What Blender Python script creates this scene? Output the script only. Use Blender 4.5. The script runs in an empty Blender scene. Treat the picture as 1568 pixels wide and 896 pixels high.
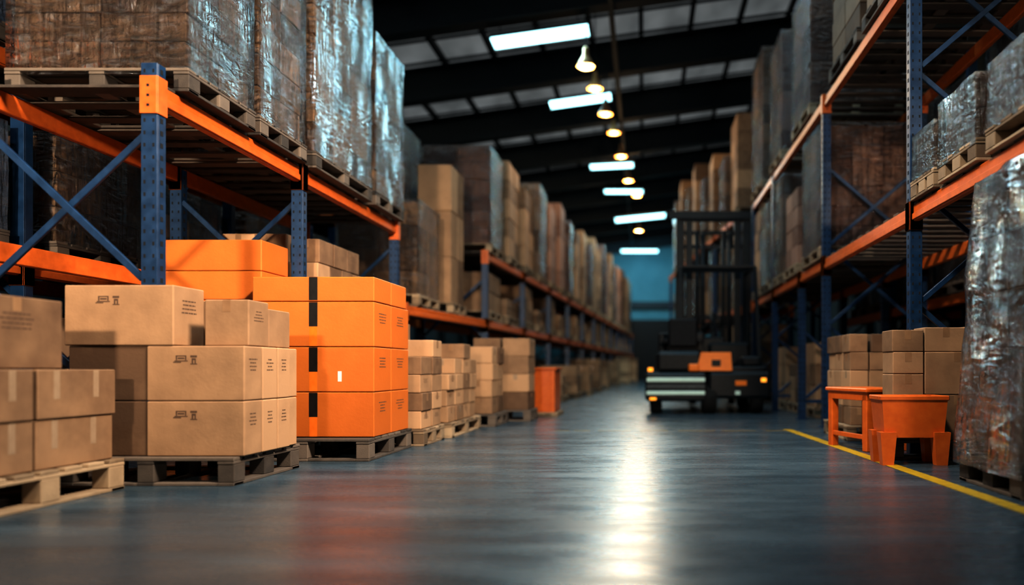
import bpy, math, random
from mathutils import Vector, Matrix, noise, Quaternion
random.seed(7)
R=random.uniform
scene=bpy.context.scene
COL=scene.collection

# ------------------------------------------------------------------ materials
MATS={}
def newmat(name):
    m=bpy.data.materials.new(name); m.use_nodes=True
    nt=m.node_tree; nt.nodes.clear()
    out=nt.nodes.new('ShaderNodeOutputMaterial')
    MATS[name]=m
    return m,nt,out
def N(nt,t,**k):
    n=nt.nodes.new(t)
    for a,b in k.items(): setattr(n,a,b)
    return n
def L(nt,a,b): nt.links.new(a,b)
def coords(nt,scale=(1,1,1)):
    tc=N(nt,'ShaderNodeTexCoord'); mp=N(nt,'ShaderNodeMapping')
    mp.inputs['Scale'].default_value=scale
    L(nt,tc.outputs['Object'],mp.inputs['Vector'])
    return mp.outputs['Vector']
def ramp(nt,src,stops):
    r=N(nt,'ShaderNodeValToRGB')
    e=r.color_ramp.elements
    e[0].position=stops[0][0]; e[0].color=(*stops[0][1],1)
    e[1].position=stops[-1][0]; e[1].color=(*stops[-1][1],1)
    for p,c in stops[1:-1]:
        x=e.new(p); x.color=(*c,1)
    L(nt,src,r.inputs[0]); return r.outputs[0]

def surf(name,c1,c2,rough=.7,metal=0,scale=(6,6,6),nscale=3,tint=False,bump=.1,bscale=60,spec=.4,rough2=None):
    m,nt,out=newmat(name)
    b=N(nt,'ShaderNodeBsdfPrincipled')
    v=coords(nt,scale)
    n=N(nt,'ShaderNodeTexNoise'); n.inputs['Scale'].default_value=nscale; n.inputs['Detail'].default_value=6
    L(nt,v,n.inputs['Vector'])
    fac=n.outputs['Fac']
    if tint:
        a=N(nt,'ShaderNodeAttribute',attribute_name='tint')
        ma=N(nt,'ShaderNodeMath',operation='MULTIPLY_ADD'); ma.inputs[1].default_value=.45
        L(nt,fac,ma.inputs[0]); 
        mb_=N(nt,'ShaderNodeMath',operation='MULTIPLY'); mb_.inputs[1].default_value=.65
        L(nt,a.outputs['Fac'],mb_.inputs[0]); L(nt,mb_.outputs[0],ma.inputs[2])
        fac=ma.outputs[0]
    L(nt,ramp(nt,fac,[(.25,c1),(.8,c2)]),b.inputs['Base Color'])
    b.inputs['Roughness'].default_value=rough; b.inputs['Metallic'].default_value=metal
    b.inputs['Specular IOR Level'].default_value=spec
    if rough2 is not None:
        mr=N(nt,'ShaderNodeMapRange'); mr.inputs['To Min'].default_value=rough; mr.inputs['To Max'].default_value=rough2
        L(nt,n.outputs['Fac'],mr.inputs[0]); L(nt,mr.outputs[0],b.inputs['Roughness'])
    if bump:
        n2=N(nt,'ShaderNodeTexNoise'); n2.inputs['Scale'].default_value=bscale; n2.inputs['Detail'].default_value=4
        L(nt,v,n2.inputs['Vector'])
        bp=N(nt,'ShaderNodeBump'); bp.inputs['Strength'].default_value=bump; bp.inputs['Distance'].default_value=.01
        L(nt,n2.outputs['Fac'],bp.inputs['Height']); L(nt,bp.outputs[0],b.inputs['Normal'])
    L(nt,b.outputs[0],out.inputs[0])
    return m
def emis(name,col,st):
    m,nt,out=newmat(name)
    e=N(nt,'ShaderNodeEmission'); e.inputs[0].default_value=(*col,1); e.inputs[1].default_value=st
    L(nt,e.outputs[0],out.inputs[0])

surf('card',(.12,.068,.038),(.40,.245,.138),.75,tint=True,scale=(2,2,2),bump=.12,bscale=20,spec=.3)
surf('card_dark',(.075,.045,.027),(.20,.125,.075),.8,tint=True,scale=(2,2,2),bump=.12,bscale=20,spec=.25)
surf('card_pink',(.15,.075,.052),(.35,.20,.14),.75,tint=True,scale=(2,2,2),bump=.12,bscale=20,spec=.25)
surf('orange_card',(.38,.100,.014),(.52,.148,.026),.5,tint=True,scale=(2,2,2),bump=.1,bscale=20,spec=.3)
surf('tape',(.21,.12,.065),(.30,.18,.10),.3,bump=0,spec=.5)
surf('tape_light',(.26,.18,.12),(.34,.25,.17),.25,bump=0,spec=.5)
surf('tape_black',(.005,.004,.004),(.014,.012,.011),.4,bump=0,spec=.3)
surf('tape_orange',(.6,.13,.01),(.75,.18,.02),.25,bump=0)
surf('print',(.06,.034,.02),(.11,.06,.034),.8,bump=0,nscale=20)
surf('label_white',(.5,.5,.48),(.6,.6,.58),.6,bump=0)
surf('wood',(.12,.08,.048),(.36,.26,.165),.8,tint=True,scale=(3,3,3),nscale=4,bump=.3)
surf('wood_grey',(.04,.032,.026),(.14,.108,.083),.85,tint=True,scale=(3,3,3),nscale=4,bump=.3)
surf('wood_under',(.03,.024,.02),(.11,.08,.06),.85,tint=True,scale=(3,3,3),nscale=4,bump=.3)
surf('rack_blue',(.003,.020,.055),(.008,.042,.11),.32,metal=.1,bump=.05,spec=.55,rough2=.5)
surf('rack_orange',(.42,.085,.012),(.62,.14,.022),.35,bump=.05,spec=.45,rough2=.48)
surf('hole',(.002,.002,.003),(.006,.006,.008),.9,bump=0)
surf('plastic_orange',(.50,.095,.010),(.62,.14,.018),.38,bump=.03,spec=.45)
surf('steel_dark',(.003,.004,.005),(.009,.012,.015),.45,metal=0,bump=.03,spec=.25)
surf('steel_grey',(.03,.038,.042),(.07,.08,.085),.5,metal=.4,bump=.03)
surf('rubber',(.006,.006,.006),(.015,.015,.015),.85,bump=.2,spec=.2)
surf('truck_stripe',(.52,.70,.62),(.62,.80,.72),.4,bump=0)
surf('truck_orange',(.75,.17,.01),(.85,.22,.015),.4,bump=0,spec=.3)
surf('girder',(.004,.011,.016),(.009,.020,.028),.55,bump=0,spec=.3)
surf('lamp_metal',(.35,.18,.07),(.55,.32,.14),.4,metal=.6,bump=0)
surf('seat_black',(.005,.005,.006),(.012,.012,.014),.6,bump=.1,spec=.2)
emis('tube',(.45,.92,1.0),5)
emis('bulb_warm',(1.0,.62,.26),9)
emis('amber',(1.0,.36,.04),2.2)

# stretch wrap: clear film = mostly transparent, faint milky haze where layered, sharp glossy wrinkles
def wrapmat(name,haze0,haze1,hcol,fr=1.2,bs=.9,dist=.06,ior=1.45):
    m,nt,out=newmat(name)
    v=coords(nt,(1.6,1.6,4.0))
    n=N(nt,'ShaderNodeTexNoise'); n.inputs['Scale'].default_value=3.2; n.inputs['Detail'].default_value=8; n.inputs['Distortion'].default_value=1.6
    L(nt,v,n.inputs['Vector'])
    v3=coords(nt,(9,9,1.2))
    n3=N(nt,'ShaderNodeTexNoise'); n3.inputs['Scale'].default_value=2.0; n3.inputs['Detail'].default_value=5; n3.inputs['Distortion'].default_value=1.0
    L(nt,v3,n3.inputs['Vector'])
    ad=N(nt,'ShaderNodeMath',operation='MULTIPLY_ADD'); ad.inputs[1].default_value=.8
    L(nt,n3.outputs['Fac'],ad.inputs[0]); L(nt,n.outputs['Fac'],ad.inputs[2])
    bp=N(nt,'ShaderNodeBump'); bp.inputs['Strength'].default_value=bs; bp.inputs['Distance'].default_value=dist
    L(nt,ad.outputs[0],bp.inputs['Height'])
    t=N(nt,'ShaderNodeBsdfTransparent'); t.inputs[0].default_value=(.91,.91,.91,1)
    d=N(nt,'ShaderNodeBsdfDiffuse'); d.inputs[0].default_value=(*hcol,1); L(nt,bp.outputs[0],d.inputs['Normal'])
    gl=N(nt,'ShaderNodeBsdfGlossy'); gl.inputs['Color'].default_value=(.95,.94,.93,1); gl.inputs['Roughness'].default_value=.08; L(nt,bp.outputs[0],gl.inputs['Normal'])
    mr=N(nt,'ShaderNodeMapRange'); mr.inputs['From Min'].default_value=.50; mr.inputs['From Max'].default_value=.74
    mr.inputs['To Min'].default_value=haze0; mr.inputs['To Max'].default_value=haze1
    L(nt,n.outputs['Fac'],mr.inputs[0])
    m1=N(nt,'ShaderNodeMixShader'); L(nt,mr.outputs[0],m1.inputs[0]); L(nt,t.outputs[0],m1.inputs[1]); L(nt,d.outputs[0],m1.inputs[2])
    lw=N(nt,'ShaderNodeFresnel'); lw.inputs[0].default_value=ior; L(nt,bp.outputs[0],lw.inputs['Normal'])
    s=N(nt,'ShaderNodeMath',operation='MULTIPLY',use_clamp=True); s.inputs[1].default_value=fr; L(nt,lw.outputs[0],s.inputs[0])
    m2=N(nt,'ShaderNodeMixShader'); L(nt,s.outputs[0],m2.inputs[0]); L(nt,m1.outputs[0],m2.inputs[1]); L(nt,gl.outputs[0],m2.inputs[2])
    L(nt,m2.outputs[0],out.inputs[0])
wrapmat('wrap',.0,.22,(.33,.34,.35),1.5,1.0,.08,1.43)
wrapmat('wrap_dark',.10,.40,(.11,.115,.12),2.0,1.0,.07,1.5)

def floormat():
    m,nt,out=newmat('floor_concrete')
    b=N(nt,'ShaderNodeBsdfPrincipled')
    v=coords(nt,(.25,1.2,1))
    n=N(nt,'ShaderNodeTexNoise'); n.inputs['Scale'].default_value=2.2; n.inputs['Detail'].default_value=8; n.inputs['Roughness'].default_value=.6
    L(nt,v,n.inputs['Vector'])
    L(nt,ramp(nt,n.outputs['Fac'],[(.3,(.020,.036,.050)),(.55,(.042,.068,.088)),(.75,(.085,.124,.152))]),b.inputs['Base Color'])
    v2=coords(nt,(.5,2.2,1))
    n2=N(nt,'ShaderNodeTexNoise'); n2.inputs['Scale'].default_value=3; n2.inputs['Detail'].default_value=9; n2.inputs['Roughness'].default_value=.7
    L(nt,v2,n2.inputs['Vector'])
    mr=N(nt,'ShaderNodeMapRange'); mr.inputs['From Min'].default_value=.3; mr.inputs['From Max'].default_value=.7
    mr.inputs['To Min'].default_value=.17; mr.inputs['To Max'].default_value=.38
    L(nt,n2.outputs['Fac'],mr.inputs[0]); L(nt,mr.outputs[0],b.inputs['Roughness'])
    b.inputs['Specular IOR Level'].default_value=.75
    bp=N(nt,'ShaderNodeBump'); bp.inputs['Strength'].default_value=.14; bp.inputs['Distance'].default_value=.02
    L(nt,n2.outputs['Fac'],bp.inputs['Height']); L(nt,bp.outputs[0],b.inputs['Normal'])
    L(nt,b.outputs[0],out.inputs[0])
floormat()
surf('line_yellow',(.32,.19,.010),(.55,.35,.02),.4,bump=0,nscale=3)
surf('line_worn',(.14,.10,.03),(.25,.17,.035),.4,bump=0,nscale=3)
surf('wall_paint',(.012,.030,.040),(.02,.045,.06),.7,scale=(.5,.5,.5),bump=0)
surf('wall_teal',(.06,.18,.22),(.09,.24,.29),.7,scale=(.5,.5,.5),bump=0)
m,nt,out=newmat('roof_panel_glow')
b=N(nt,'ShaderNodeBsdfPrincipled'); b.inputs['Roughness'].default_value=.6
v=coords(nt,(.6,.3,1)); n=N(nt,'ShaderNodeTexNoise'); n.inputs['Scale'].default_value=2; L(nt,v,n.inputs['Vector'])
c=ramp(nt,n.outputs['Fac'],[(.3,(.14,.155,.16)),(.7,(.28,.305,.315))]); L(nt,c,b.inputs['Base Color']); L(nt,c,b.inputs['Emission Color']); b.inputs['Emission Strength'].default_value=.65  # panels glow by emission to look brighter; they are no lamps
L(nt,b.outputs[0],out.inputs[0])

# ------------------------------------------------------------------ mesh builder
class MB:
    def __init__(s): s.v=[];s.f=[];s.m=[];s.t=[];s.sm=[];s.mats=[];s.M=None
    def mi(s,n):
        if n not in s.mats: s.mats.append(n)
        return s.mats.index(n)
    def av(s,p,t):
        p=Vector(p)
        if s.M is not None: p=s.M@p
        s.v.append(p); s.t.append(t); return len(s.v)-1
    def af(s,idx,mi,sm=False): s.f.append(idx); s.m.append(mi); s.sm.append(sm)
    def box(s,x0,x1,y0,y1,z0,z1,mat,b=0,t=None,rz=0,Q=None,cen=None):
        if t is None: t=random.random()
        c=Vector(((x0+x1)/2,(y0+y1)/2,(z0+z1)/2)) if cen is None else Vector(cen)
        h=(abs(x1-x0)/2,abs(y1-y0)/2,abs(z1-z0)/2); mi=s.mi(mat)
        if Q is None: Q=Matrix.Rotation(rz,3,'Z')
        def P(x,y,z): return s.av(c+Q@Vector((x,y,z)),t)
        if b<=0:
            i={}
            for a in(-1,1):
                for d in(-1,1):
                    for e in(-1,1): i[a,d,e]=P(a*h[0],d*h[1],e*h[2])
            F=[[(1,-1,-1),(1,1,-1),(1,1,1),(1,-1,1)],[(-1,1,-1),(-1,-1,-1),(-1,-1,1),(-1,1,1)],
               [(1,1,-1),(-1,1,-1),(-1,1,1),(1,1,1)],[(-1,-1,-1),(1,-1,-1),(1,-1,1),(-1,-1,1)],
               [(-1,-1,1),(1,-1,1),(1,1,1),(-1,1,1)],[(-1,1,-1),(1,1,-1),(1,-1,-1),(-1,-1,-1)]]
            for f in F: s.af([i[k] for k in f],mi)
            return
        b=min(b,min(h)*.45); V={}
        for a in(-1,1):
            for d in(-1,1):
                for e in(-1,1):
                    V['x',a,d,e]=P(a*h[0],d*(h[1]-b),e*(h[2]-b))
                    V['y',a,d,e]=P(a*(h[0]-b),d*h[1],e*(h[2]-b))
                    V['z',a,d,e]=P(a*(h[0]-b),d*(h[1]-b),e*h[2])
        def F(ks):
            pts=[s.v[V[k]] for k in ks]
            ctr=sum(pts,Vector())/len(pts)
            nrm=(pts[1]-pts[0]).cross(pts[2]-pts[0])
            cc=s.M@c if s.M is not None else c
            ids=[V[k] for k in ks]
            if nrm.dot(ctr-cc)<0: ids.reverse()
            s.af(ids,mi)
        for a in(-1,1):
            F([('x',a,-1,-1),('x',a,1,-1),('x',a,1,1),('x',a,-1,1)])
            F([('y',-1,a,-1),('y',1,a,-1),('y',1,a,1),('y',-1,a,1)])
            F([('z',-1,-1,a),('z',1,-1,a),('z',1,1,a),('z',-1,1,a)])
            for d in(-1,1):
                F([('x',a,d,-1),('x',a,d,1),('y',a,d,1),('y',a,d,-1)])
                F([('x',a,-1,d),('x',a,1,d),('z',a,1,d),('z',a,-1,d)])
                F([('y',-1,a,d),('y',1,a,d),('z',1,a,d),('z',-1,a,d)])
                for e in(-1,1): F([('x',a,d,e),('y',a,d,e),('z',a,d,e)])
    def beam(s,p0,p1,w,h,mat,b=0,t=None):
        p0=Vector(p0);p1=Vector(p1);d=p1-p0;l=d.length
        z=d.normalized(); up=Vector((0,0,1)) if abs(z.z)<.95 else Vector((0,1,0))
        x=up.cross(z).normalized(); y=z.cross(x)
        Q=Matrix((x,y,z)).transposed()
        s.box(-w/2,w/2,-h/2,h/2,-l/2,l/2,mat,b,t,Q=Q,cen=(p0+p1)/2)
    def lathe(s,p0,axis,prof,mat,n=20,t=.5,cap=True):
        axis=Vector(axis).normalized(); up=Vector((0,0,1)) if abs(axis.z)<.9 else Vector((1,0,0))
        x=up.cross(axis).normalized(); y=axis.cross(x); p0=Vector(p0); mi=s.mi(mat); rings=[]
        for (a,r) in prof:
            rings.append([s.av(p0+axis*a+(x*math.cos(k*2*math.pi/n)+y*math.sin(k*2*math.pi/n))*r,t) for k in range(n)])
        for i in range(len(rings)-1):
            for k in range(n): s.af([rings[i][k],rings[i][(k+1)%n],rings[i+1][(k+1)%n],rings[i+1][k]],mi,True)
        if cap:
            s.af(list(reversed(rings[0])),mi); s.af(rings[-1],mi)
    def cyl(s,p0,p1,r,mat,n=16):
        d=Vector(p1)-Vector(p0); s.lathe(p0,d,[(0,r),(d.length,r)],mat,n)
    def loft(s,rings,mat,cap=True,t=.5,sm=False):
        mi=s.mi(mat); R_=[[s.av(p,t) for p in r] for r in rings]; n=len(R_[0])
        for i in range(len(R_)-1):
            for k in range(n): s.af([R_[i][k],R_[i][(k+1)%n],R_[i+1][(k+1)%n],R_[i+1][k]],mi,sm)
        if cap: s.af(list(reversed(R_[0])),mi); s.af(R_[-1],mi)
    def done(s,name,origin=(0,0,0),parent=None,recalc=False):
        o=Vector(origin)
        me=bpy.data.meshes.new(name)
        me.from_pydata([tuple(p-o) for p in s.v],[],s.f)
        for k in s.mats: me.materials.append(MATS[k])
        me.polygons.foreach_set('material_index',s.m)
        me.polygons.foreach_set('use_smooth',s.sm)
        a=me.attributes.new('tint','FLOAT','POINT'); a.data.foreach_set('value',s.t)
        if recalc:
            import bmesh
            bm=bmesh.new(); bm.from_mesh(me); bmesh.ops.recalc_face_normals(bm,faces=bm.faces); bm.to_mesh(me); bm.free()
        me.update()
        ob=bpy.data.objects.new(name,me); COL.objects.link(ob)
        if parent is not None:
            ob.parent=parent; ob.location=o-parent.location
        else: ob.location=o
        return ob
def empty(name,loc):
    e=bpy.data.objects.new(name,None); e.empty_display_size=.2; e.location=loc; COL.objects.link(e); return e

# ------------------------------------------------------------------ components
def pallet_geo(mb,x0,x1,y0,y1,z0,h=.16,mat='wood'):
    w=x1-x0; d=y1-y0; tb=.02
    nb=7; bw=min(.12,d/nb*.78)
    for i in range(nb):
        y=y0+bw/2+(d-bw)*i/(nb-1)
        mb.box(x0+R(-.004,.004),x1+R(-.004,.004),y-bw/2,y+bw/2,z0+h-tb,z0+h,mat,.003)
    for i in range(3):
        x=x0+.05+(w-.1)*i/2
        mb.box(x-.05,x+.05,y0+.002,y1-.002,z0+h-2*tb,z0+h-tb-.001,mat,.003)
        mb.box(x-.05,x+.05,y0+.002,y1-.002,z0,z0+tb,mat,.003)
        for j in range(3):
            hb=min(.06,d*.14)
            y=y0+hb+.005+(d-2*hb-.01)*j/2
            mb.box(x-.05,x+.05,y-hb,y+hb,z0+tb+.001,z0+h-2*tb-.001,mat,.004)
    for j in (0,2):
        y=y0+.055+(d-.11)*j/2
        mb.box(x0,x1,y-.05,y+.05,z0+.0005,z0+tb-.001,mat,.003)
def pallet(x0,x1,y0,y1,z0=0,h=.16,mat='wood'):
    mb=MB(); pallet_geo(mb,x0,x1,y0,y1,z0,h,mat)
    return mb.done('wooden_pallet',((x0+x1)/2,(y0+y1)/2,z0))

def side_text(mb,x,yc,zc,w,h,mat='print'):
    n=4
    for i in range(n):
        z=zc+h/2-h*i/(n-1); ww=w*R(.5,1)/2
        yy=-ww
        while yy<ww-.004:
            q=min(R(.012,.04),ww-yy)
            mb.box(x-.0006,x+.0006,yc+yy,yc+yy+q*.8,z-h*.055,z+h*.055,mat); yy+=q
def front_mark(mb,y,xc,zc,s):
    q=lambda a,b_,c,d:mb.box(xc+a*s,xc+b_*s,y-.0007,y+.0007,zc+c*s,zc+d*s,'print')
    q(-.9,-.1,.28,.36); q(-.9,-.8,.0,.3); q(-.2,-.1,.0,.3); q(-.75,-.25,.08,.2); q(-1.0,.0,-.1,-.02)
    q(-1.1,-.5,-.2,-.12); q(.2,.7,.2,.36); q(.3,.62,.0,.14); q(.3,.42,-.25,.0); q(.52,.62,-.25,.0); q(.2,.72,-.33,-.25)
def carton_geo(mb,x0,x1,y0,y1,z0,z1,mat='card',t=None,tape='tape',mark=False,smark=False,band=False,rz=0,axis='Y',label=False,strip=None):
    c=Vector(((x0+x1)/2,(y0+y1)/2,0)); M0=mb.M
    T=Matrix.Translation(c)@Matrix.Rotation(rz,4,'Z')@Matrix.Translation(-c)
    mb.M=T if M0 is None else M0@T
    mb.box(x0,x1,y0,y1,z0,z1,mat,.006,t)
    e=.0007; tw=.025
    if tape:
        if axis=='Y':
            xc=c.x
            mb.box(xc-tw,xc+tw,y0+.004,y1-.004,z1-e,z1+e,tape)
            mb.box(xc-tw,xc+tw,y0-e,y0+e,z1-.075,z1-.004,tape)
        else:
            yc=c.y
            mb.box(x0+.004,x1-.004,yc-tw,yc+tw,z1-e,z1+e,tape)
            mb.box(x1-e,x1+e,yc-tw,yc+tw,z1-.075,z1-.004,tape)
            mb.box(x0-e,x0+e,yc-tw,yc+tw,z1-.075,z1-.004,tape)
    if strip:
        for f in strip:
            yc=y0+(y1-y0)*f
            mb.box(x1-e,x1+e*1.2,yc-.02,yc+.02,z1-(z1-z0)*.6,z1-.004,'tape_light')
    if band:
        xc=c.x; h=z1-z0
        mb.box(xc-.033,xc+.033,y0-e,y0+e,z0+h*(.45 if band==1 else .05),z1-.003,'tape_black')
        mb.box(xc-.033,xc+.033,y0+.004,y1-.004,z1-e,z1+e,'tape_black')
        if band==1: mb.box(xc-.03,xc+.03,y0-e,y0+e,z0+.005,z0+h*.45,'tape_orange')
    if label: mb.box(x0+label[0],x0+label[0]+.03,y0-e,y0+e,z0+label[1],z0+label[1]+.08,'label_white')
    if mark: front_mark(mb,y0,x0+(x1-x0)*.42,z0+(z1-z0)*.74,.08)
    if smark: side_text(mb,x1,c.y,z0+(z1-z0)*.66,(y1-y0)*.5,(z1-z0)*.2)
    mb.M=M0
def carton(x0,x1,y0,y1,z0,z1,name='cardboard_box',**k):
    mb=MB(); carton_geo(mb,x0,x1,y0,y1,z0,z1,**k)
    return mb.done(name,((x0+x1)/2,(y0+y1)/2,z0))
def grid_geo(mb,x0,x1,y0,y1,z0,z1,nx,ny,nz,mat='card',g=.006,jit=.006,tape=None,smark=False):
    for i in range(nx):
        for j in range(ny):
            for k in range(nz):
                a=x0+(x1-x0)*i/nx+g/2; b_=x0+(x1-x0)*(i+1)/nx-g/2
                c=y0+(y1-y0)*j/ny+g/2; d=y0+(y1-y0)*(j+1)/ny-g/2
                e=z0+(z1-z0)*k/nz; f=z0+(z1-z0)*(k+1)/nz-.003
                if 0<i<nx-1 and 0<j<ny-1: continue
                dx=R(-jit,jit);dy=R(-jit,jit)
                carton_geo(mb,a+dx,b_+dx,c+dy,d+dy,e,f,mat=mat,tape=tape,smark=smark and i==nx-1 and random.random()<.5)
def wrap_geo(mb,x0,x1,y0,y1,z0,z1,mat='wrap',taper=0,amp=.012,res=.09):
    n=max(8,int((x1-x0)/res)); m=max(8,int((y1-y0)/res)); q=max(6,int((z1-z0)/res)); mi=mb.mi(mat)
    cx=(x0+x1)/2; cy=(y0+y1)/2; seed=Vector((R(0,50),R(0,50),R(0,50)))
    per=[]
    for i in range(n): per.append((x0+(x1-x0)*i/n,y0))
    for i in range(m): per.append((x1,y0+(y1-y0)*i/m))
    for i in range(n): per.append((x1-(x1-x0)*i/n,y1))
    for i in range(m): per.append((x0,y1-(y1-y0)*i/m))
    rings=[]
    for k in range(q+1):
        z=z0+(z1-z0)*k/q; s=1-taper*k/q; ring=[]
        for (x,y) in per:
            X=cx+(x-cx)*s; Y=cy+(y-cy)*s
            dv=Vector((X-cx,Y-cy,0)).normalized()
            a=noise.noise(Vector((X*5,Y*5,z*3))+seed)*amp*.7+noise.noise(Vector((X*2,Y*2,z*2))+seed)*amp*1.2+amp*.8
            ring.append(mb.av((X+dv.x*a,Y+dv.y*a,z),.5))
        rings.append(ring)
    P=len(per)
    for k in range(q):
        for i in range(P): mb.af([rings[k][i],rings[k][(i+1)%P],rings[k+1][(i+1)%P],rings[k+1][i]],mi,True)
    c=mb.av((cx,cy,z1+.012),.5)
    for i in range(P): mb.af([rings[-1][i],rings[-1][(i+1)%P],c],mi,True)
def load(x0,x1,y0,y1,z0,z1,nx=2,ny=2,nz=4,mat='card',wrap='wrap',pm='wood_grey',name=None,taper=0,res=.09,amp=.008,ins=.035):
    nm=name or ('wrapped_pallet_load' if wrap else 'pallet_of_cardboard_boxes')
    e=empty(nm,((x0+x1)/2,(y0+y1)/2,z0))
    mb=MB(); pallet_geo(mb,x0,x1,y0,y1,z0,.15,pm); mb.done('pallet',e.location,e)
    mb=MB(); i=ins
    grid_geo(mb,x0+i,x1-i,y0+i,y1-i,z0+.152,z1-.02,nx,ny,nz,mat=mat); mb.done('cartons',e.location,e)
    if wrap:
        mb=MB(); wrap_geo(mb,x0+.012,x1-.012,y0+.012,y1-.012,z0+.11,z1,wrap,taper,amp,res); mb.done('stretch_wrap',e.location,e)
    return e

def post_geo(mb,x,y,z1,near=True,w=.1,d=.08):
    mb.box(x-w/2,x+w/2,y-d/2,y-d/2+.012,0.012,z1,'rack_blue',.003)
    mb.box(x-w/2,x-w/2+.012,y-d/2+.012,y+d/2,0.012,z1,'rack_blue',.002)
    mb.box(x+w/2-.012,x+w/2,y-d/2+.012,y+d/2,0.012,z1,'rack_blue',.002)
    mb.box(x-w/2-.03,x+w/2+.03,y-d/2-.03,y+d/2+.03,0.0,.012,'rack_blue',.002)
    if near:
        z=.1
        while z<z1-.05:
            for dx in(-.027,.027): mb.box(x+dx-.006,x+dx+.006,y-d/2-.001,y-d/2+.001,z,z+.022,'hole')
            for s in(-1,1): mb.box(x+s*w/2-.001,x+s*w/2+.001,y-.012,y+.012,z,z+.03,'hole')
            z+=.075
def rack(xf,side,depth,ys,heights,levels,deck=True,name='pallet_rack',nearlim=10,extra=None):
    mb=MB()
    for y,h in zip(ys,heights):
        x=xf(y); xb=x+side*depth
        post_geo(mb,x,y,h,y<nearlim); post_geo(mb,xb,y,h,y<nearlim)
        xi=x+side*.05; xo=xb-side*.05
        mb.beam((xi,y,.25),(xo,y,.25),.03,.05,'rack_blue',.003)
        z=.3
        while z+.9<h:
            mb.beam((xi,y-.018,z),(xo,y-.018,z+.9),.022,.042,'rack_blue',.003)
            mb.beam((xo,y+.018,z),(xi,y+.018,z+.9),.022,.042,'rack_blue',.003)
            z+=.95
    for (z,i0,i1,fr) in levels:
        for i in range(i0,i1):
            ya,yb=ys[i],ys[i+1]
            for off,use in((0,fr),(depth,True)):
                if not use: continue
                xa=xf(ya)+side*off; xb=xf(yb)+side*off
                a=Vector((xa,ya+.045,z-.065)); b=Vector((xb,yb-.045,z-.065))
                mb.beam(a,b,.05,.13,'rack_orange',.006)
                sg=(-side if off==0 else side)*.03
                mb.beam(a+Vector((sg,0,-.03)),b+Vector((sg,0,-.03)),.014,.05,'rack_orange',.003)
                for (X,Y) in((xa,ya),(xb,yb)):
                    s_=-side if off==0 else side
                    mb.box(X+s_*.05,X+s_*.058,Y-.045,Y+.045,z-.2,z+.03,'rack_orange',.002)
                    mb.box(X-.052,X+.052,Y-.05,Y-.042,z-.2,z+.03,'rack_orange',.002)
                    for q in(-.15,-.09,-.03): mb.box(X-.008,X+.008,Y-.0515,Y-.0495,z+q-.008,z+q+.008,'hole')
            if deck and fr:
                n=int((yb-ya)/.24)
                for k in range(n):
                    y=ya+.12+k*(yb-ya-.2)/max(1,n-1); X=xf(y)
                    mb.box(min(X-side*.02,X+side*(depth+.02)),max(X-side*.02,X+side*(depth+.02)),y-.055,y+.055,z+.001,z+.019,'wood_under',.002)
    if extra: extra(mb)
    return mb.done(name,(xf(ys[0]),ys[0],0))

# ------------------------------------------------------------------ room shell
XL,XR,Y0,Y1=-8.5,7.5,-4.0,43.0
def roofz(x): return 8.35+.14*(x+1) if x<4 else 8.35+.14*5-.14*(x-4)
mb=MB(); mb.box(XL-.2,XR+.2,Y0-.2,Y1+.2,-.2,0,'floor_concrete'); mb.done('floor')
def wall(name,x0,x1,y0,y1,h,mat):
    mb=MB(); mb.box(x0,x1,y0,y1,0,h,mat)
    if x1-x0<y1-y0:
        y=y0
        xs=x1 if x0<0 else x0
        while y<y1: mb.box(xs-.02,xs+.02,y,y+.08,.0,h-.1,mat); y+=.6
    else:
        x=x0; ys_=y0 if y0>0 else y1
        while x<x1: mb.box(x,x+.08,ys_-.02,ys_+.02,.0,h-.1,mat); x+=.6
    mb.done(name)
wall('wall_left',XL-.2,XL,Y0,Y1,roofz(XL),'wall_paint')
wall('wall_right',XR,XR+.2,Y0,Y1,roofz(XR),'wall_paint')
wall('wall_back',XL-.2,XR+.2,Y1,Y1+.2,9.3,'wall_teal')
wall('wall_front',XL-.2,XR+.2,Y0-.2,Y0,9.3,'wall_paint')
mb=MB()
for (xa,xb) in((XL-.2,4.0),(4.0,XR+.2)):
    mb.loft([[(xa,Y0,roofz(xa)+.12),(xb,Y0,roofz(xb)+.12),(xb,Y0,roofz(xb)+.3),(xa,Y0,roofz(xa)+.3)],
             [(xa,Y1,roofz(xa)+.12),(xb,Y1,roofz(xb)+.12),(xb,Y1,roofz(xb)+.3),(xa,Y1,roofz(xa)+.3)]],'roof_panel_glow')
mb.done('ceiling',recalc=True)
mb=MB(); y=-2.1
gy=[]
while y<Y1:
    gy.append(y)
    for (xa,xb) in((XL,4.0),(4.0,XR)):
        za,zb=roofz(xa),roofz(xb)
        mb.beam((xa,y,za-.3),(xb,y,zb-.3),.02+.05,.75,'girder')
        mb.beam((xa,y,za-.68),(xb,y,zb-.68),.34,.05,'girder')
        mb.beam((xa,y,za+.04),(xb,y,zb+.04),.34,.05,'girder')
    y+=3.2
mb.done('ceiling_girders')
mb=MB(); x=XL+.4
while x<XR:
    mb.box(x-.05,x+.05,Y0,Y1,roofz(x)-.02,roofz(x)+.13,'girder'); x+=1.15
y=Y0+.5
while y<Y1:
    for (xa,xb) in((XL,4.0),(4.0,XR)): mb.beam((xa,y,roofz(xa)+.09),(xb,y,roofz(xb)+.09),.05,.05,'girder')
    y+=1.07
mb.done('ceiling_purlins')
mb=MB(); mb.beam((-.62,Y0+.1,7.62),(-.62,Y1-.3,7.62),.1,.1,'girder')
mb.done('ceiling_cable_tray')
mb=MB()
for y in gy:
    for x in(XL+.15,XR-.15): mb.box(x-.12,x+.12,y-.12,y+.12,0,roofz(x)-.7,'girder',.01)
mb.done('wall_columns')
mb=MB()
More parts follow.
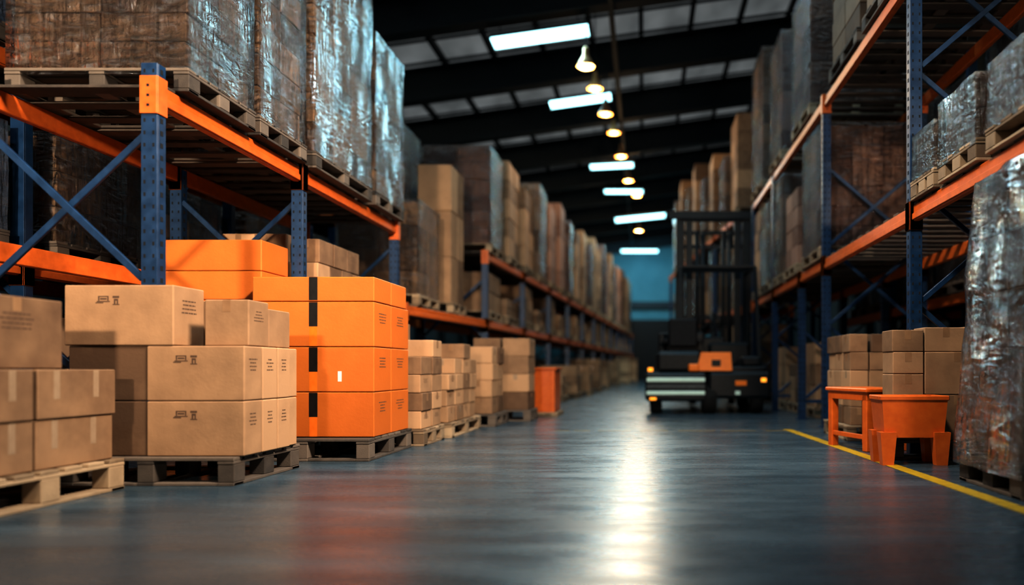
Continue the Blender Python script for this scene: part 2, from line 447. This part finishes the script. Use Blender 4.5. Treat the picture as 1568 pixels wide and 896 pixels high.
mb.box(-3.2,2.4,Y1-.1,Y1-.03,0,3.6,'girder')
z=.1
while z<3.5: mb.box(-3.1,2.3,Y1-.13,Y1-.09,z,z+.14,'steel_dark',.01); z+=.17
mb.done('door_1')
mb=MB(); mb.box(XL,XR,Y1-.25,Y1-.03,4.3,4.7,'girder'); mb.done('trim_1')
mb=MB()
mb.loft([[(1.95-.05,2.0,.001),(1.95+.05,2.0,.001),(1.95+.05,2.0,.003),(1.95-.05,2.0,.003)],[(1.66-.05,8.3,.001),(1.66+.05,8.3,.001),(1.66+.05,8.3,.003),(1.66-.05,8.3,.003)]],'line_yellow')
x=-1.0
while x<1.6:
    l=R(.15,.5); mb.box(x,min(1.6,x+l),8.1,8.14,.001,.003,'line_worn'); x+=l+R(.0,.15)
mb.done('floor_marking_line',recalc=True)

# ------------------------------------------------------------------ lights
def aimq(loc,aim): return (Vector(aim)-Vector(loc)).to_track_quat('-Z','Y').to_euler()
def arealight(par,loc,sx,sy,power,col,rot=(0,0,0),spread=180):
    l=bpy.data.lights.new('light','AREA'); l.shape='RECTANGLE'; l.size=sx; l.size_y=sy; l.energy=power; l.color=col; l.spread=math.radians(spread)
    o=bpy.data.objects.new('light_source',l); COL.objects.link(o); o.rotation_euler=rot
    o.parent=par; o.location=Vector(loc)-par.location
def panel_or_fill(x0,x1,y,z,w,power,col=(.42,.82,1.0),tilt=0.0,aim=None,spread=180):
    e=empty('ceiling_panel_or_added_fill',((x0+x1)/2,y,z)); mb=MB()  # serves visible ceiling panels and added fill lights alike
    mb.M=Matrix.Translation(e.location)@Matrix.Rotation(-tilt,4,'Y')@Matrix.Translation(-e.location)
    mb.box(x0,x1,y-w/2,y+w/2,z+.03,z+.1,'steel_grey',.01)
    mb.box(x0+.02,x1-.02,y-w/2+.02,y+w/2-.02,z-.002,z+.029,'tube',.005)
    mb.box(x0-.01,x0+.02,y-w/2,y+w/2,z-.03,z+.03,'steel_grey'); mb.box(x1-.02,x1+.01,y-w/2,y+w/2,z-.03,z+.03,'steel_grey')
    for x in(x0+.2,x1-.2): mb.cyl((x,y,z+.1),(x,y,roofz(x)+.1),.01,'girder',6)
    mb.done('fixture',e.location,e)
    rot=(0,0,0)
    if aim is not None: rot=aimq(((x0+x1)/2,y,z),aim)
    if power: arealight(e,((x0+x1)/2,y,z-.12),x1-x0,w,power,col,rot,spread)
panel_or_fill(-3.0,-1.05,14.2,7.25,.5,100,tilt=.14)
panel_or_fill(-2.4,-.8,18.4,7.55,.5,120,tilt=.14)
panel_or_fill(-1.7,-.3,22.9,7.15,.5,150,tilt=.05)
panel_or_fill(-1.47,0,27,7.35,.5,190)
panel_or_fill(-1.2,.95,30.5,7.1,.8,260,tilt=.1)
panel_or_fill(-1.2,.8,38.5,7.0,.8,400,aim=(0,43,2.5))  # added panel, brightens the back wall
# added key and fill panels, out of view above / behind the viewpoint
panel_or_fill(1.2,2.6,2.2,6.2,.7,420,(1.0,.84,.68),aim=(-2.6,6.0,.9),spread=76)
panel_or_fill(-1.6,-.6,3.0,6.4,.6,120,(1.0,.87,.72),aim=(2.6,6.6,.8),spread=64)
panel_or_fill(-.6,1.4,6.6,7.2,.8,150,(.50,.80,1.0))
panel_or_fill(-.4,1.6,10.2,7.7,.6,150,(.50,.80,1.0))
panel_or_fill(-3.6,-2.2,1.0,6.6,.5,50,(.7,.88,1.0),aim=(-3.3,6,3.2),spread=120)
for (X_,pw,aim,sp) in((-2.2,110,(-4.6,7,2.15),40),(2.6,50,(3.0,9,2.6),46)):  # added fill lamps, unseen behind the camera, to light the rack loads
    e=empty('added_fill_lamp',(X_,-3.7,3.1)); mb=MB()
    mb.box(X_-.4,X_+.4,-3.99,-3.72,2.9,3.3,'steel_grey',.02); mb.box(X_-.35,X_+.35,-3.72,-3.70,2.95,3.25,'bulb_warm',.004)
    mb.done('housing',e.location,e)
    arealight(e,(X_,-3.66,3.1),.7,.3,pw,(1.0,.83,.64),aimq((X_,-3.66,3.1),aim),sp)
for (x,y,z,pw) in[(-1.12,14,6.75,260),(-1.04,15.5,6.9,80),(-.92,17.5,7.06,80),(-.8,19.5,7.26,80),(-.68,22,7.36,110),(-.52,25,7.4,150),(-.25,28,7.6,200),(-.2,32,7.0,340)]:  # last lamp in the row is added, to warm the far boxes
    e=empty('pendant_or_added_lamp',(x,y,z)); mb=MB()
    mb.lathe((x,y,z-.16),(0,0,1),[(0,.17),(.015,.175),(.06,.15),(.14,.105),(.2,.07),(.24,.055),(.36,.05),(.38,.03)],'lamp_metal',20,cap=False)
    mb.lathe((x,y,z-.13),(0,0,1),[(0,.02),(.015,.05),(.05,.07),(.09,.05),(.11,.02)],'bulb_warm',14)
    mb.cyl((x,y,z+.2),(x,y,roofz(x)+.1),.012,'girder',6)
    mb.done('shade',e.location,e)
    l=bpy.data.lights.new('bulb','POINT'); l.energy=pw; l.color=(1,.62,.28); l.shadow_soft_size=.03
    o=bpy.data.objects.new('bulb',l); COL.objects.link(o); o.parent=e; o.location=(0,0,-.165)

# ------------------------------------------------------------------ racks
cx=lambda v:(lambda y:v)
rack(cx(-3.0),-1,1.05,[4.4,6.26,8.66],[2.56,2.43,2.43],[(2.45,0,2,True),(1.5,0,2,False)])
rack(cx(-4.5),-1,1.0,[2.6,5.2,7.8,10.4,13.0],[3.4]*5,[(1.5,0,4,True),(2.95,0,4,True)],nearlim=0)
xf2=lambda y:-3.0+.4*(y-8.9)/2.9 if y<11.8 else -2.6+(y-11.8)*(1.9/28)
ys2=[8.95,11.8,14.4,17,19.6,22.2,24.8,27.4,30,32.6,35.2,37.8,40.4]
rack(xf2,-1,1.05,ys2,[1.47]+[2.6]*12,[(1.5,0,12,True),(2.62,1,12,True)])
def ext(mbx):
    for off,s in((0,-1),(1.15,1)):
        mbx.beam((2.2+off,8.69,3.895),(2.2+off,14.2,3.895),.05,.13,'rack_orange',.006)
        mbx.beam((2.2+off+s*.03,8.69,3.865),(2.2+off+s*.03,14.2,3.865),.014,.05,'rack_orange',.003)
    for k in range(22):
        y=8.8+k*.245; mbx.box(2.18,3.37,y-.055,y+.055,3.961,3.979,'wood_under',.002)
rack(cx(2.2),1,1.15,[3.0,5.83,8.64,9.96,12.0,14.2],[4.9,4.9,3.93,1.98,3.93,3.93],[(2.02,0,5,True),(3.96,0,2,True)],extra=ext)
rack(cx(3.75),1,1.1,[3.0,5.6,8.2,10.8,13.4],[5]*5,[(1.6,0,4,True),(3.2,0,4,True)],nearlim=0)
xr2=lambda y:2.05-(y-15)*.1
rack(xr2,1,1.1,[15.2,17.8,20.4,23.0,25.6],[3.97]*5,[(2.0,0,4,True),(3.99,0,4,True)])

# ------------------------------------------------------------------ loads on racks
Z=2.472
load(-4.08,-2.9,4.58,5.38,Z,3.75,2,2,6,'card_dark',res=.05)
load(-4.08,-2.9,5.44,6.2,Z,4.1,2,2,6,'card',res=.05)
load(-4.05,-2.88,6.32,7.64,Z,4.75,2,3,8,'card',res=.05,amp=.014)
load(-4.05,-2.88,7.74,8.66,Z,4.35,2,2,7,'card',res=.05,amp=.014)
for y0 in(3.0,4.05,5.45,6.6,8.05,9.2,10.7,11.8):
    load(-5.5,-4.45,y0,y0+1.0,1.522,R(2.3,2.75),2,2,3,'card',wrap='wrap',res=.12)
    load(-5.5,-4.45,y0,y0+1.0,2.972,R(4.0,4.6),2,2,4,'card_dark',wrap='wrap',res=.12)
    load(-5.5,-4.45,y0,y0+1.0,0,R(1.0,1.25),2,2,3,'card_dark',wrap=None)
load(-4.0,-2.9,9.3,10.25,1.522,2.9,2,2,4,'card',pm='wood')
load(-3.35,-2.78,10.5,11.3,1.522,3.72,1,2,3,'card',wrap=None,pm='wood')
load(-4.3,-3.5,10.45,11.35,1.522,4.3,2,2,6,'card',wrap='wrap',pm='wood')
y=11.95; k=0; tops=[4.5,4.65,4.45,4.75,4.6,4.9,4.8,4.7,5.1,4.9,5.2,5.0,5.4,5.1,5.5,5.3,5.5,5.4,5.6,5.4,5.6,5.5]
while y<40:
    X=xf2(y)
    load(X-1.1,X+.06,y,y+1.15,2.642,tops[k%len(tops)]+R(-.1,.1),2,2,random.choice([4,5,6]),random.choice(['card','card','card_pink']),wrap='wrap' if k%3==0 else None,pm='wood',res=.16)
    k+=1; y+=1.3
for i in range(1,12):
    for a in(.12,1.33):
        y=ys2[i]+a; X=xf2(y)
        load(X-1.08,X+.05,y,y+1.08,1.522,R(2.0,2.42),2,2,random.choice([2,3]),'card',wrap=None,pm='wood')
load(2.14,3.35,4.62,5.22,2.042,2.62,2,2,2,'card_dark',wrap='wrap_dark',pm='wood',res=.05,amp=.016)
load(2.14,3.35,5.3,5.76,2.042,2.55,2,1,2,'card_dark',wrap='wrap_dark',pm='wood',res=.05)
load(2.14,3.35,3.2,4.5,2.042,2.6,2,2,2,'card_dark',wrap='wrap_dark',pm='wood',res=.06)
load(2.14,3.35,8.72,9.7,2.042,3.7,3,3,6,'card_pink',wrap='wrap',pm='wood',res=.06)
load(2.14,3.35,10.1,11.0,2.042,3.3,2,2,4,'card_pink',wrap=None,pm='wood')
load(2.14,3.35,11.15,11.9,2.042,3.75,2,2,5,'card',wrap='wrap',pm='wood')
load(2.14,3.35,12.2,13.2,2.042,3.6,2,2,4,'card',wrap='wrap',pm='wood')
load(2.14,3.35,13.3,14.1,2.042,3.7,2,2,4,'card',wrap=None,pm='wood')
load(2.14,3.35,9.25,10.4,3.982,5.8,2,2,6,'card_pink',wrap='wrap',pm='wood',res=.06)
load(2.14,3.35,11.2,12.2,3.982,6.0,2,2,6,'card_pink',wrap='wrap',pm='wood')
load(2.14,3.35,13.0,14.2,3.982,6.55,2,2,7,'card',wrap='wrap',pm='wood')
for y0 in(3.2,4.4,5.95,7.2): load(2.14,3.35,y0,y0+1.1,3.982,5.2,2,2,4,'card_dark',wrap=None,pm='wood_grey')
for y0 in(3.2,4.4,5.75,6.95,8.4,9.5,11.0,12.1):
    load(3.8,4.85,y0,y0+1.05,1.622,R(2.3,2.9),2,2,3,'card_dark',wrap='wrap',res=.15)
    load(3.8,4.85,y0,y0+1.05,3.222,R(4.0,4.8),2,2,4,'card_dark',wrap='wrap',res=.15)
    load(3.8,4.85,y0,y0+1.05,0,R(.9,1.2),2,2,3,'card_dark',wrap=None)
tp=[6.2,5.6,6.1,5.8,6.6,6.2,6.8,6.4]; k=0
for i in range(4):
    for a in(.12,1.33):
        y=15.2+2.6*i+a; X=xr2(y)-.05
        load(X,X+1.15,y,y+1.1,4.012,tp[k],2,2,5,'card',wrap='wrap' if k%2 else None,pm='wood',res=.2); k+=1
        load(X,X+1.15,y,y+1.1,2.022,R(3.3,3.8),2,2,4,'card',wrap='wrap' if k%2 else None,pm='wood',res=.2)
        load(X,X+1.15,y,y+1.1,0,R(1.2,1.7),2,2,4,'card',wrap=None,pm='wood')

# ------------------------------------------------------------------ floor stacks, left
g=.003
pallet(-4.1,-3.03,3.15,4.2,0,.18,'wood')
z=.182
for (a,b_) in((3.17,3.62),(3.63,4.16)):
    carton(-3.55,-3.07,a,b_-g,z,z+.255,tape=None,strip=(.22,.72),t=.4)
    carton(-4.06,-3.56,a,b_-g,z,z+.255)
for (a,b_) in((3.17,3.61),(3.63,4.17)):
    carton(-3.56,-3.06,a,b_-g,z+.258,z+.515,tape=None,strip=(.22,.72),t=.3)
    carton(-4.06,-3.58,a,b_-g,z+.258,z+.515)
carton(-3.75,-3.12,3.3,3.86,z+.518,z+.88,axis='X',t=.2,smark=True)
pallet(-3.5,-2.44,4.28,5.1,0,.17,'wood_grey')
z=.172; h=.332
for k in range(2):
    z0=z+k*(h+g)
    carton(-3.0,-2.41,4.34,4.54,z0,z0+h,mark=True,smark=True,t=.6,tape=None)
    carton(-3.48,-3.004,4.35,4.6,z0,z0+h,t=.0,tape=None)
    carton(-3.0,-2.41,4.55,4.73,z0,z0+h,smark=True,t=.95,tape=None)
    carton(-3.0,-2.41,4.74,4.9,z0,z0+h,smark=True,t=.85,tape=None)
    carton(-3.48,-3.004,4.62,5.02,z0,z0+h,t=.3)
    carton(-3.0,-2.43,4.91,5.04,z0,z0+h,t=.8,tape=None)
z0=z+2*(h+g)
carton(-3.5,-2.835,4.34,4.64,z0,z0+.365,mark=True,smark=True,t=.6,tape=None,rz=-.01)
carton(-2.7,-2.43,4.42,4.66,z0,z0+.285,smark=True,mark=False,t=.5,rz=.015)
carton(-3.2,-2.835,4.66,4.98,z0,z0+.3,t=.7,smark=True)
carton(-2.72,-2.45,4.7,4.98,z0,z0+.25,t=.5)
# orange stack
pallet(-3.1,-2.07,5.42,6.42,0,.17,'wood_grey')
z=.172
for k in range(3):
    z0=z+k*.35
    carton(-3.02,-2.08,5.55,5.92,z0,z0+.346,name='orange_carton',mat='orange_card',tape=None,band=1,smark=True,t=.3+.2*k,label=(.66,.08) if k==1 else False)
    carton(-3.02,-2.08,5.93,6.36,z0,z0+.346,name='orange_carton',mat='orange_card',tape=None,smark=True,t=.5)
z0=z+3*.35
carton(-3.02,-2.08,5.55,5.92,z0,z0+.19,name='orange_carton',mat='orange_card',tape=None,band=2,t=.6)
carton(-3.02,-2.5,5.93,6.3,z0,z0+.19,name='orange_carton',mat='orange_card',tape='tape_black',t=.4)
carton(-2.49,-2.08,5.93,6.3,z0,z0+.19,name='orange_carton',mat='orange_card',tape=None,t=.7)
pallet(-3.84,-3.12,5.7,6.16,0,.17,'wood_grey')
z0=.172
for hh in(.36,.36,.36,.23,.25):
    carton(-3.82,-3.04 if z0>1.2 else -3.06,5.72,6.15,z0,z0+hh-g,name='orange_carton',mat='orange_card',tape=None,t=R(.3,.8)); z0+=hh
pallet(-3.85,-2.9,6.42,7.6,0,.17,'wood_grey')
mb=MB()
grid_geo(mb,-3.8,-2.93,6.46,7.5,.172,1.66,3,4,5,tape='tape')
grid_geo(mb,-3.8,-3.2,6.46,7.5,1.662,1.92,2,3,1,tape='tape')
grid_geo(mb,-3.18,-2.93,6.5,7.4,1.662,1.88,1,3,1,tape='tape',smark=True)
mb.done('cardboard_box_stack',(-3.4,7,.17))
def steps(x0,x1,y0,y1,z0,nx,ny,bh,hs,name='cardboard_box_stack',mat='card'):
    mb=MB()
    for i in range(nx):
        for j in range(ny):
            n=hs[j][i]
            for k in range(n):
                a=x0+(x1-x0)*i/nx; b_=x0+(x1-x0)*(i+1)/nx; c=y0+(y1-y0)*j/ny; d=y0+(y1-y0)*(j+1)/ny
                dx=R(-.012,.012); dy=R(-.008,.008)
                carton_geo(mb,a+.01+dx,b_-.01+dx,c+.008+dy,d-.008+dy,z0+k*bh,z0+(k+1)*bh-.002,mat=mat,rz=R(-.03,.03),smark=random.random()<.4,mark=False,axis=random.choice('XY'),tape=random.choice(['tape','tape','tape_light']))
    return mb.done(name,((x0+x1)/2,(y0+y1)/2,z0))
pallet(-3.0,-1.98,6.48,7.16,0,.15,'wood')
steps(-2.95,-2.0,6.5,7.14,.152,3,2,.165,[[6,6,4],[6,6,5]])
pallet(-2.95,-1.93,7.24,8.55,0,.15,'wood')
steps(-2.9,-1.97,7.28,8.5,.152,3,4,.165,[[5,5,3],[5,5,4],[5,5,5],[5,5,4]])
pallet(-2.6,-1.78,8.66,9.5,0,.15,'wood_grey')
steps(-2.55,-1.82,8.7,9.4,.152,2,2,.205,[[4,4],[4,4]])
pallet(-2.3,-1.5,9.55,10.2,0,.15,'wood_grey')
steps(-2.28,-1.52,9.58,10.15,.152,2,1,.24,[[4,4]])
def bin_(x0,x1,y0,y1,z0,z1,fl=.03):
    mb=MB(); t=.015
    for (a,b_,c,d) in((x0,x1,y0,y0+t),(x0,x1,y1-t,y1),(x0,x0+t,y0+t,y1-t),(x1-t,x1,y0+t,y1-t)):
        mb.box(a,b_,c,d,z0,z1-.03,'plastic_orange',.004)
    mb.box(x0,x1,y0,y1,z0,z0+t,'plastic_orange',.003)
    r=fl
    for (a,b_,c,d) in((x0-r,x1+r,y0-r,y0+t),(x0-r,x1+r,y1-t,y1+r),(x0-r,x0+t,y0+t,y1-t),(x1-t,x1+r,y0+t,y1-t)):
        mb.box(a,b_,c,d,z1-.03,z1,'plastic_orange',.005)
    for i in range(3):
        x=x0+(x1-x0)*(i+.5)/3; mb.box(x-.01,x+.01,y0-.01,y0+.005,z0+.02,z1-.04,'plastic_orange',.003)
    return mb.done('orange_plastic_bin',((x0+x1)/2,(y0+y1)/2,z0))
pallet(-1.75,-1.25,10.5,11.3,0,.06,'wood')
bin_(-1.7,-1.3,10.55,11.25,.062,.72)
for (a,b_,y0,n) in((-2.6,-1.7,15,2),(-2.5,-1.55,16.8,3),(-2.3,-1.4,18.8,3),(-2.2,-1.3,21.5,4),(-2.1,-1.2,24.5,4),(-1.9,-1.0,28,4),(-1.5,-.6,32,5),(-1.2,-.3,36,5)):
    pallet(a-.03,b_+.03,y0,y0+1.2,0,.12,'wood')
    steps(a,b_,y0+.03,y0+1.17,.122,2,2,.22,[[n,n],[n,max(1,n-1)]])
for y0 in (12.0,13.2,15.1,17.4,20.2):
    load(-3.75,-2.9 if y0<16 else -2.75,y0,y0+1.0,0,R(.9,1.2),2,2,3,'card',wrap=None,pm='wood')

# ------------------------------------------------------------------ right floor
pallet(1.97,2.83,6.95,7.85,0,.15,'wood')
steps(2.0,2.8,6.98,7.82,.152,4,3,.178,[[5,5,4,5],[5,5,5,5],[5,5,5,5]])
pallet(1.9,2.95,5.5,5.77,0,.15,'wood_grey')
mb=MB()
for k in range(5):
    carton_geo(mb,1.91+R(0,.01),2.155,5.52,5.76,.152+k*.17,.152+(k+1)*.17-.002,t=R(.2,.6),smark=True)
mb.done('cardboard_box_stack',(2.03,5.64,.15))
carton(2.165,2.66,5.52,5.76,.152,.5,t=.25,smark=True)
carton(2.165,2.66,5.52,5.76,.502,.83,t=.5)
carton(2.165,2.5,5.53,5.76,.832,1.02,t=.6)
carton(2.51,2.85,5.53,5.76,.832,1.03,t=.3)
carton(2.67,2.93,5.54,5.76,.152,.83,t=.2)
load(2.0,3.1,3.8,4.55,0,1.86,2,2,5,'card_dark',wrap='wrap_dark',pm='wood_grey',res=.035,taper=.14,amp=.035,ins=.12)
for (y0,h_) in((8.75,.95),(10.15,1.1),(11.2,.8),(12.3,1.1)):
    load(2.42,3.25,y0,y0+.95,0,h_,2,2,3,'card',wrap=None,pm='wood')
# orange plastic table, turned slightly toward the aisle
mb=MB(); o='plastic_orange'
w_,d_=.46,.66
mb.M=Matrix.Translation((1.86,6.0,0))@Matrix.Rotation(math.radians(16),4,'Z')
mb.box(0,w_,0,d_,.5,.535,o,.008)
for (a,b_,c,d) in((.02,w_-.02,.02,.04),(.02,w_-.02,d_-.04,d_-.02),(.02,.04,.04,d_-.04),(w_-.04,w_-.02,.04,d_-.04)): mb.box(a,b_,c,d,.43,.5,o,.003)
for x in(.02,w_-.09):
    for y in(.02,d_-.09): mb.box(x,x+.07,y,y+.07,0,.5,o,.006)
mb.box(.03,.05,.08,d_-.08,.1,.14,o,.003)
mb.done('orange_plastic_table',(2.0,6.3,0),recalc=True)
def trough(x0,x1,y0,y1):
    mb=MB(); o='plastic_orange'; cx_=(x0+x1)/2; cy=(y0+y1)/2
    def ring(s,z,ins=0):
        w=(x1-x0)/2*s-ins; d=(y1-y0)/2*s-ins
        return [(cx_-w,cy-d,z),(cx_+w,cy-d,z),(cx_+w,cy+d,z),(cx_-w,cy+d,z)]
    mb.loft([ring(.86,.2),ring(.95,.47)],o,cap=False); mb.loft([ring(.84,.215,.015),ring(.93,.47,.015)],o,cap=False)
    mb.loft([ring(.86,.2),ring(.86,.215)],o)
    w=.05
    mb.box(x0,x1,y0,y0+w,.47,.505,o,.006); mb.box(x0,x1,y1-w,y1,.47,.505,o,.006)
    mb.box(x0,x0+w,y0+w,y1-w,.47,.505,o,.006); mb.box(x1-w,x1,y0+w,y1-w,.47,.505,o,.006)
    for sx in(-1,1):
        for sy in(-1,1):
            X=cx_+sx*(x1-x0)*.39; Y=cy+sy*(y1-y0)*.37
            mb.loft([[(X-.04,Y-.035,0),(X+.04,Y-.035,0),(X+.04,Y+.035,0),(X-.04,Y+.035,0)],[(X-.06,Y-.045,.24),(X+.06,Y-.045,.24),(X+.06,Y+.045,.24),(X-.06,Y+.045,.24)]],o)
    mb.done('orange_plastic_trough',(cx_,cy,0),recalc=True)
trough(1.72,2.22,5.2,5.48)

# ------------------------------------------------------------------ forklift (seen from behind, mast away from viewer)
def forklift(cx_,y0):
    e=empty('forklift',(cx_,y0,0))
    B=lambda mb,a,b_,c,d,f,g_,m,bv=.01:mb.box(cx_+a,cx_+b_,y0+c,y0+d,f,g_,m,bv)
    mb=MB()
    B(mb,-.97,-.02,-.05,.55,.2,.64,'steel_dark',.04)
    B(mb,.0,.98,.0,.55,.24,.66,'steel_dark',.05)
    B(mb,-.9,.93,.5,2.3,.28,.62,'steel_dark',.04)
    B(mb,-.95,-.05,-.075,-.045,.50,.565,'truck_stripe',.008)
    B(mb,-.95,-.05,-.075,-.045,.30,.36,'truck_stripe',.008)
    B(mb,-.95,-.05,-.07,-.045,.40,.46,'steel_grey',.008)
    B(mb,-.8,-.08,.1,.75,.64,.98,'steel_dark',.06)
    B(mb,.36,.92,.12,.8,.64,.74,'steel_dark',.03)
    B(mb,.55,.85,.2,.6,.74,.9,'steel_dark',.04)
    B(mb,-.5,.5,.8,1.5,.62,.8,'steel_dark',.03)
    B(mb,-.75,.0,.75,.85,.98,1.3,'steel_dark',.03)
    B(mb,.1,.8,1.0,1.6,.62,1.15,'steel_dark',.05)
    mb.done('chassis',e.location,e)
    mb=MB()
    X=lambda a:cx_+a; Y=lambda b_:y0+b_
    mb.loft([[(X(-.18),Y(.02),.67),(X(.38),Y(.02),.67),(X(.38),Y(.5),.67),(X(-.18),Y(.5),.67)],
             [(X(-.1),Y(.05),.96),(X(.36),Y(.05),.96),(X(.36),Y(.46),.96),(X(-.1),Y(.46),.96)]],'truck_orange')
    B(mb,-.3,-.14,-.02,.2,.66,.78,'truck_orange',.02)
    B(mb,.42,.6,-.01,.02,.44,.52,'truck_orange',.005)
    B(mb,.06,.2,.02,.04,.74,.84,'steel_dark',.004)
    B(mb,.42,.5,-.008,.01,.3,.36,'truck_stripe',.003)
    mb.done('cowl',e.location,e,recalc=True)
    mb=MB()
    B(mb,-.62,-.12,.35,.85,.98,1.08,'seat_black',.04)
    B(mb,-.6,-.14,.28,.4,1.05,1.5,'seat_black',.05)
    B(mb,-.68,-.6,.4,.8,1.1,1.18,'seat_black',.02); B(mb,-.14,-.06,.4,.8,1.1,1.18,'seat_black',.02)
    B(mb,-.35,.4,1.1,1.3,.8,1.25,'steel_dark',.04)
    mb.beam((X(0),Y(1.1),1.2),(X(0),Y(.95),1.4),.04,.04,'steel_dark')
    ring=[]
    for k in range(20):
        a=k*math.pi/10; ring.append(Vector((X(.0)+.18*math.cos(a),Y(.93)+.06*math.sin(a),1.42+.15*math.sin(a))))
    for k in range(20): mb.beam(ring[k],ring[(k+1)%20],.03,.03,'seat_black')
    for i in range(3): mb.beam((X(.2+.07*i),Y(1.12),1.2),(X(.2+.07*i),Y(1.05),1.4),.02,.02,'steel_grey')
    mb.done('seat_and_controls',e.location,e)
    mb=MB()
    ym=y0+1.75; zt=3.5
    for a in(-.34,.84):
        mb.box(cx_+a-.07,cx_+a+.07,ym-.07,ym-.04,.12,zt,'steel_dark',.004); mb.box(cx_+a-.07,cx_+a+.07,ym+.04,ym+.07,.12,zt,'steel_dark',.004)
        mb.box(cx_+a-.07 if a<0 else cx_+a+.02,cx_+a-.02 if a<0 else cx_+a+.07,ym-.04,ym+.04,.12,zt,'steel_dark',.004)
    for a in(-.18,.68):
        mb.box(cx_+a-.06,cx_+a+.06,ym-.06,ym+.05,.2,zt-.15,'steel_dark',.004)
    for a in(-.04,.07,.43,.54): mb.cyl((cx_+a,ym,.4),(cx_+a,ym,zt-.35),.038,'steel_dark',12)
    for a in(.015,.485): mb.beam((cx_+a,ym-.05,.5),(cx_+a,ym-.05,zt-.2),.02,.012,'steel_dark')
    mb.cyl((cx_+.25,ym,.4),(cx_+.25,ym,1.7),.05,'steel_dark',16)
    for (z_,h_) in((zt-.08,.14),(zt-.35,.08),(2.9,.07),(1.62,.1),(.5,.14)):
        mb.box(cx_-.4,cx_+.9,ym+.072,ym+.12,z_-h_/2,z_+h_/2,'steel_dark',.006)
    mb.box(cx_-.55,cx_+.92,ym-.12,ym-.075,zt-.14,zt,'steel_dark',.006)
    for z_ in(.35,.75): mb.box(cx_-.35,cx_+.85,ym+.14,ym+.2,z_,z_+.09,'steel_dark',.006)
    for a in(-.1,.1,.4,.6): mb.box(cx_+a-.015,cx_+a+.015,ym+.15,ym+.18,.8,1.5,'steel_dark',.003)
    mb.box(cx_-.35,cx_+.85,ym+.14,ym+.19,1.5,1.56,'steel_dark',.006)
    for a in(-.1,.6):
        mb.box(cx_+a-.06,cx_+a+.06,ym+.2,ym+.25,.06,.85,'steel_grey',.006); mb.box(cx_+a-.06,cx_+a+.06,ym+.2,ym+1.25,.06,.1,'steel_grey',.006)
    mb.done('mast',e.location,e)
    mb=MB()
    for a in(-.42,.86):
        mb.beam((X(a),Y(.35),.66),(X(a*.95),Y(.6),2.35),.06,.06,'steel_dark',.008)
        mb.beam((X(a*.95),Y(.6),2.35),(X(a*.95),Y(1.62),2.4),.06,.06,'steel_dark',.008)
        mb.beam((X(a),Y(1.6),.64),(X(a*.95),Y(1.62),2.4),.06,.06,'steel_dark',.008)
    for k in range(6): mb.beam((X(-.4),Y(.62+.19*k),2.37+.01*k),(X(.82),Y(.62+.19*k),2.37+.01*k),.03,.04,'steel_dark',.006)
    mb.done('overhead_guard',e.location,e)
    mb=MB()
    for (a,b_,r,w_) in((-.8,.3,.2,.18),(.03,.22,.25,.22),(.78,.3,.25,.2),(-.78,1.75,.28,.22),(.8,1.75,.28,.22)):
        c=Vector((cx_+a-w_/2,y0+b_,r))
        mb.lathe(c,(1,0,0),[(0,r*.6),(0,r*.9),(.03,r),(w_-.03,r),(w_,r*.9),(w_,r*.6)],'rubber',24)
        mb.lathe(c-Vector((.005,0,0)),(1,0,0),[(0,r*.35),(.0,r*.5),(w_+.01,r*.5),(w_+.01,r*.35)],'steel_grey',16)
    mb.done('wheels',e.location,e)
    mb=MB()
    B(mb,-.93,-.85,-.09,-.06,.66,.72,'amber',.01); B(mb,-.9,-.8,-.065,-.045,.22,.26,'amber',.01)
    B(mb,.82,.9,-.02,.0,.5,.56,'amber',.01)
    mb.done('marker_lights',e.location,e)
forklift(1.0,11.1)

# ------------------------------------------------------------------ world + camera
w=bpy.data.worlds.new('world'); scene.world=w; w.use_nodes=True
w.node_tree.nodes['Background'].inputs[0].default_value=(.02,.04,.05,1); w.node_tree.nodes['Background'].inputs[1].default_value=.3
cam=bpy.data.cameras.new('camera'); co=bpy.data.objects.new('camera',cam); COL.objects.link(co)
co.location=(0,0,.7); co.rotation_euler=(math.radians(90),0,0)
cam.sensor_width=36; cam.lens=36*1100/1568
cam.shift_x=-201/1568; cam.shift_y=117/1568
cam.clip_start=.05; cam.clip_end=200
cam.dof.use_dof=True; cam.dof.focus_distance=5.3; cam.dof.aperture_fstop=.48
scene.camera=co
try:
    scene.view_settings.view_transform='Standard'; scene.view_settings.look='None'; scene.view_settings.exposure=0.05; scene.view_settings.gamma=.76
except Exception as ex: print(ex)
